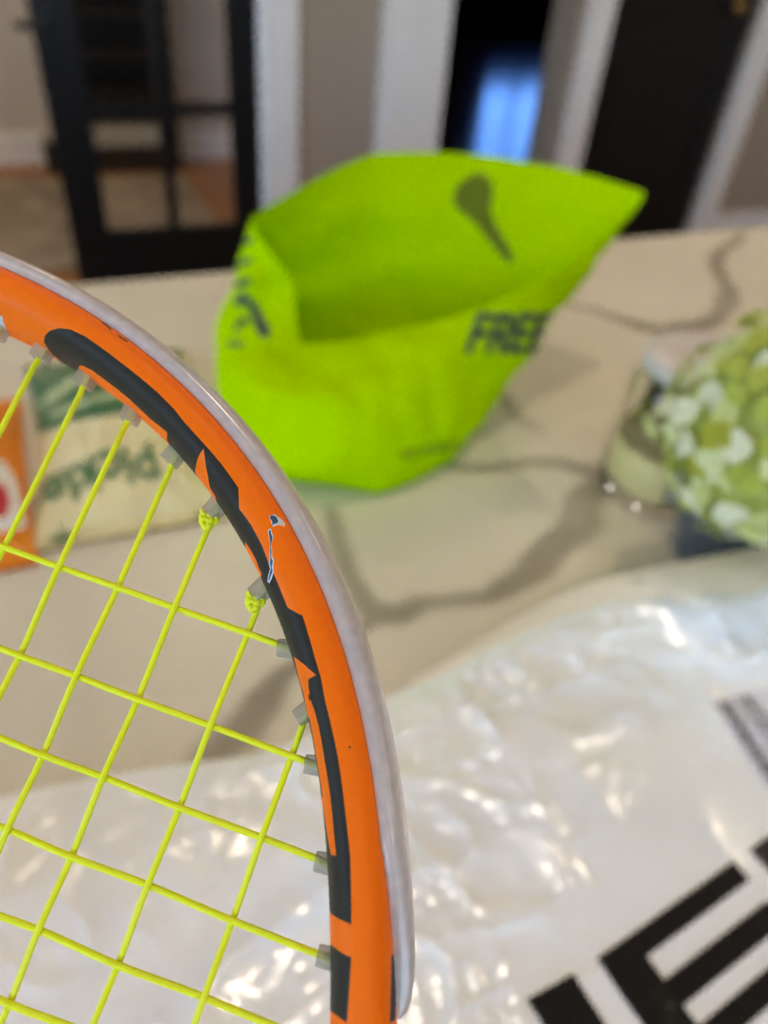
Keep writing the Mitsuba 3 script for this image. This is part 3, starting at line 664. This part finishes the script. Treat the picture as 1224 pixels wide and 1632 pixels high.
entry(CR + "__printed_band", seen_print(ctop, [(10, 520), (120, 470), (200, 505), (280, 520), (290, 560), (272, 635), (240, 652), (165, 664), (110, 672), (60, 694), (30, 660)], 8, .0007), "leaf_print", label="green printed band")
for q in ([(62, 640), (110, 604), (168, 588), (172, 598), (118, 618), (70, 654)], [(80, 660), (140, 634), (210, 622), (212, 628), (142, 644), (84, 668)], [(210, 545), (235, 528), (258, 530), (262, 552), (236, 560)], [(150, 560), (190, 556), (192, 566), (150, 574)]):
    entry(CR + "__printed_arc", seen_print(ctop, q, 7, .0011), "pale_print")
o = onz(243, 702, .958)
entry(CR + "__lettering", print_on(ctop, __import__("shapely").affinity.scale(text_shape("Pickles", .026), 1.0, 1.35, origin=(0, 0)).buffer(.0006), np.array([o[0], o[1], 1.1]), np.array([-1.0, -.05, 0]) * .95, np.array([.05, -1.0, 0]), up, .005, .0009), "leaf_print", label="green word Pickles printed upside down")
leaf = unary_union([Polygon([(0, 0), (.011 * math.cos(a - .22), .011 * math.sin(a - .22)), (.017 * math.cos(a), .017 * math.sin(a)), (.011 * math.cos(a + .22), .011 * math.sin(a + .22))]) for a in np.linspace(.2, 2.94, 6)] + [sbox(-.0012, -.012, .0012, .001)])
for px_ in ((92, 824), (322, 792)):
    o = onz(*px_, .945)
    entry(CR + "__printed_leaf", print_on(ctop, leaf, np.array([o[0], o[1], 1.1]), np.array([-1.0, 0, 0]) * .75, np.array([0, -1.0, 0]) * .75, up, .004, .0009), "leaf_print")
otop, obody = pillow(-.262, -.0525, .480, .735, .045, 8, .0, pin=0.003)
OR = "orange_snack_bag"
tag(OR, "orange snack bag with a white and red badge at the left edge", "snack bag")
entry(OR + "__pouch", obody, "orange_foil", 50)
entry(OR + "__printed_badge", seen_print(otop, [(-60, 760), (-20, 728), (8, 738), (26, 768), (42, 842), (-10, 850), (-60, 840)], 7, .0008), "white_print", label="white badge")
entry(OR + "__printed_mark", seen_print(otop, [(-45, 790), (-15, 764), (8, 776), (16, 800), (8, 826), (-40, 824)], 6, .0012), "red_print", label="red mark inside the badge")
entry(OR + "__printed_corner", seen_print(otop, [(-60, 545), (0, 545), (20, 560), (16, 606), (-60, 612)], 6, .0008), "teal_print")

# ---------------------------------------------------------------- candle jar
cc = np.array([*onz(1052, 771)[:2], .9205])
CJ = "candle_jar"
tag(CJ, "cream candle in a clear glass jar with a lid beside the white hydrangea", "candle jar")
CR_ = .060
scene["jar_glass"] = {"type": "dielectric", "int_ior": 1.5}
mat("candle_wax", (224, 206, 140), .5, .4)
mat("lid_white", (206, 198, 192), .3, .5)
mat("lid_seal", (150, 152, 156), .25, .5)
mat("amber_label", (150, 122, 84), .5, .3)
mat("label_grey", (186, 180, 168), .5, .3)
mat("label_dark", (92, 78, 62), .5, .3)
jo = [(0, 0), (CR_ - .006, 0), (CR_ - .001, .003), (CR_, .009), (CR_, .105), (CR_ - .004, .114), (CR_ - .010, .119), (CR_ - .010, .124),
      (CR_ - .014, .124), (CR_ - .0135, .118), (CR_ - .0075, .112), (CR_ - .0045, .104), (CR_ - .0045, .012), (CR_ - .010, .008), (0, .008)]
entry(CJ + "__jar", lathe(jo, cc), "jar_glass", 40, label="clear glass jar")
rw = CR_ - .0049
entry(CJ + "__wax", lathe([(0, .0084), (rw - .006, .0084), (rw, .0135), (rw, .054), (rw - .003, .0525), (0, .052)], cc), "candle_wax", 40, label="pale cream wax")
entry(CJ + "__wick", tube(np.array([cc + [0, 0, .050], cc + [.001, 0, .058], cc + [.002, .001, .065]]), .0011, 8), "label_dark", True)
entry(CJ + "__lid", lathe([(0, .1242), (CR_ - .008, .1242), (CR_ - .006, .126), (CR_ - .006, .135), (CR_ - .009, .138), (CR_ - .020, .139), (CR_ - .022, .1385), (0, .1385)], cc), "lid_white", 40, label="white lid")
entry(CJ + "__lid__seal", lathe([(0, .116), (CR_ - .0142, .116), (CR_ - .0142, .1241), (0, .1241)], cc), "lid_seal", 40)
def wrap(a0, a1, z0, z1, r):
    a = np.linspace(a0, a1, 30); zz = np.linspace(z0, z1, 6)
    P = np.stack([np.broadcast_to(cc[0] + r * np.cos(a)[:, None], (30, 6)), np.broadcast_to(cc[1] + r * np.sin(a)[:, None], (30, 6)), np.broadcast_to(cc[2] + zz[None], (30, 6))], -1)
    return grid_mesh(P)
vd = math.atan2(-cc[1], -cc[0])                               # towards the camera
entry(CJ + "__back_label", wrap(vd + math.pi - .9, vd + math.pi + .9, .050, .095, CR_ + .0004), "amber_label")
entry(CJ + "__front_label", wrap(vd + .12, vd + 1.0, .018, .066, CR_ + .0004), "label_dark")
entry(CJ + "__front_label__printed_panel", wrap(vd + .17, vd + .95, .022, .062, CR_ + .0008), "label_grey")
for z_ in (.028, .034, .042, .050):
    entry(CJ + "__front_label__printed_line", wrap(vd + .26, vd + .80, z_, z_ + .0028, CR_ + .0012), "label_dark")

# ---------------------------------------------------------------- vase and hydrangea
vc = np.array([.486, .3095, .9205])
VS = "vase"
mat("slate_glaze", (66, 76, 84), .12, .6)
vo = [(0, 0), (.034, 0), (.039, .004), (.0445, .03), (.0462, .055), (.0435, .08), (.037, .092), (.037, .098), (.032, .098), (.033, .092), (.0395, .078), (.041, .055), (.0395, .03), (.032, .01), (0, .008)]
entry(VS, lathe(vo, vc), "slate_glaze", 40, label="small dark slate blue glossy vase holding the hydrangea", category="vase")
HY = "hydrangea"
tag(HY, "round pale green and white hydrangea head in the dark vase", "flower")
hc = np.array([.440, .275, 1.083]); hr = np.array([.080, .077, .080])
mat("stem_green", (96, 120, 50), .6, .3)
entry(HY + "__stem", tube(bez_w(vc + [0, 0, .012], vc + [.012, .008, .10], hc + [.02, .02, -.07], hc), .004, 10), "stem_green", True)
cols = [(238, 238, 208), (214, 220, 146), (192, 200, 92), (230, 234, 180), (176, 178, 66)]
for i, c in enumerate(cols):
    scene[f"petal_{i}"] = {"type": "principledthin", "base_color": rgb(c), "roughness": .5, "diff_trans": .6, "eta": 1.4}
mat("pistil", (206, 214, 120), .6, .3)
def floret(seed):
    r = np.random.default_rng(seed); ms = []
    for q in range(4):
        a = q * math.pi / 2 + r.normal(0, .12)
        s, w = np.meshgrid(np.linspace(0, 1, 6), np.linspace(-1, 1, 5), indexing="ij")
        wid = .0078 * np.sin(np.pi * np.clip(s * .86 + .10, 0, 1)) ** .7
        X = .0125 * s; Y = w * wid; Z = .0035 * s ** 2 * (1 if q % 2 else .6) - .0016 * w ** 2 * s + .0012 * r.normal() * s ** 3
        P = np.stack([X * math.cos(a) - Y * math.sin(a), X * math.sin(a) + Y * math.cos(a), Z + .0005 * (q % 2)], -1)
        ms.append(grid_mesh(P))
    return cat(*ms)
plys = {(i, j): mikit.ply(floret(10 * i + j), f"petal_{j}", smooth=True) for i in range(2) for j in range(len(cols))}
NF = 290
for i in range(NF):
    zz = 1 - 2 * (i + .5) / NF; ph = i * 2.399963
    d = np.array([math.sqrt(1 - zz * zz) * math.cos(ph), math.sqrt(1 - zz * zz) * math.sin(ph), zz]) + rng.normal(0, .05, 3); d /= np.linalg.norm(d)
    k_ = 1 + .14 * (meshkit.noise(d * 2.2 + 5, 3) - .5) + rng.normal(0, .035)
    pos = hc + d * hr * k_
    nn = d + rng.normal(0, .22, 3); nn /= np.linalg.norm(nn)
    e = np.cross(nn, rng.normal(0, 1, 3)); e /= np.linalg.norm(e); e2 = np.cross(nn, e); s_ = rng.uniform(.6, .88)
    m4 = np.eye(4); m4[:3, 0], m4[:3, 1], m4[:3, 2], m4[:3, 3] = e * s_, e2 * s_, nn * s_, pos
    j = int(np.clip(rng.normal(1.6 + 2.2 * (meshkit.noise(d * 3 + 1, 8) - .5), 1.2), 0, 4.4))
    entry(HY + "__floret", {**plys[(i % 2, j)], "to_world": T(m4.tolist())}, None)
core = trimesh.creation.icosphere(3, 1.0); core.apply_scale(hr * .84); core.apply_translation(hc)
mat("pale_core", (182, 192, 104), .7, .2)
entry(HY + "__flower_core", core, "pale_core", True)
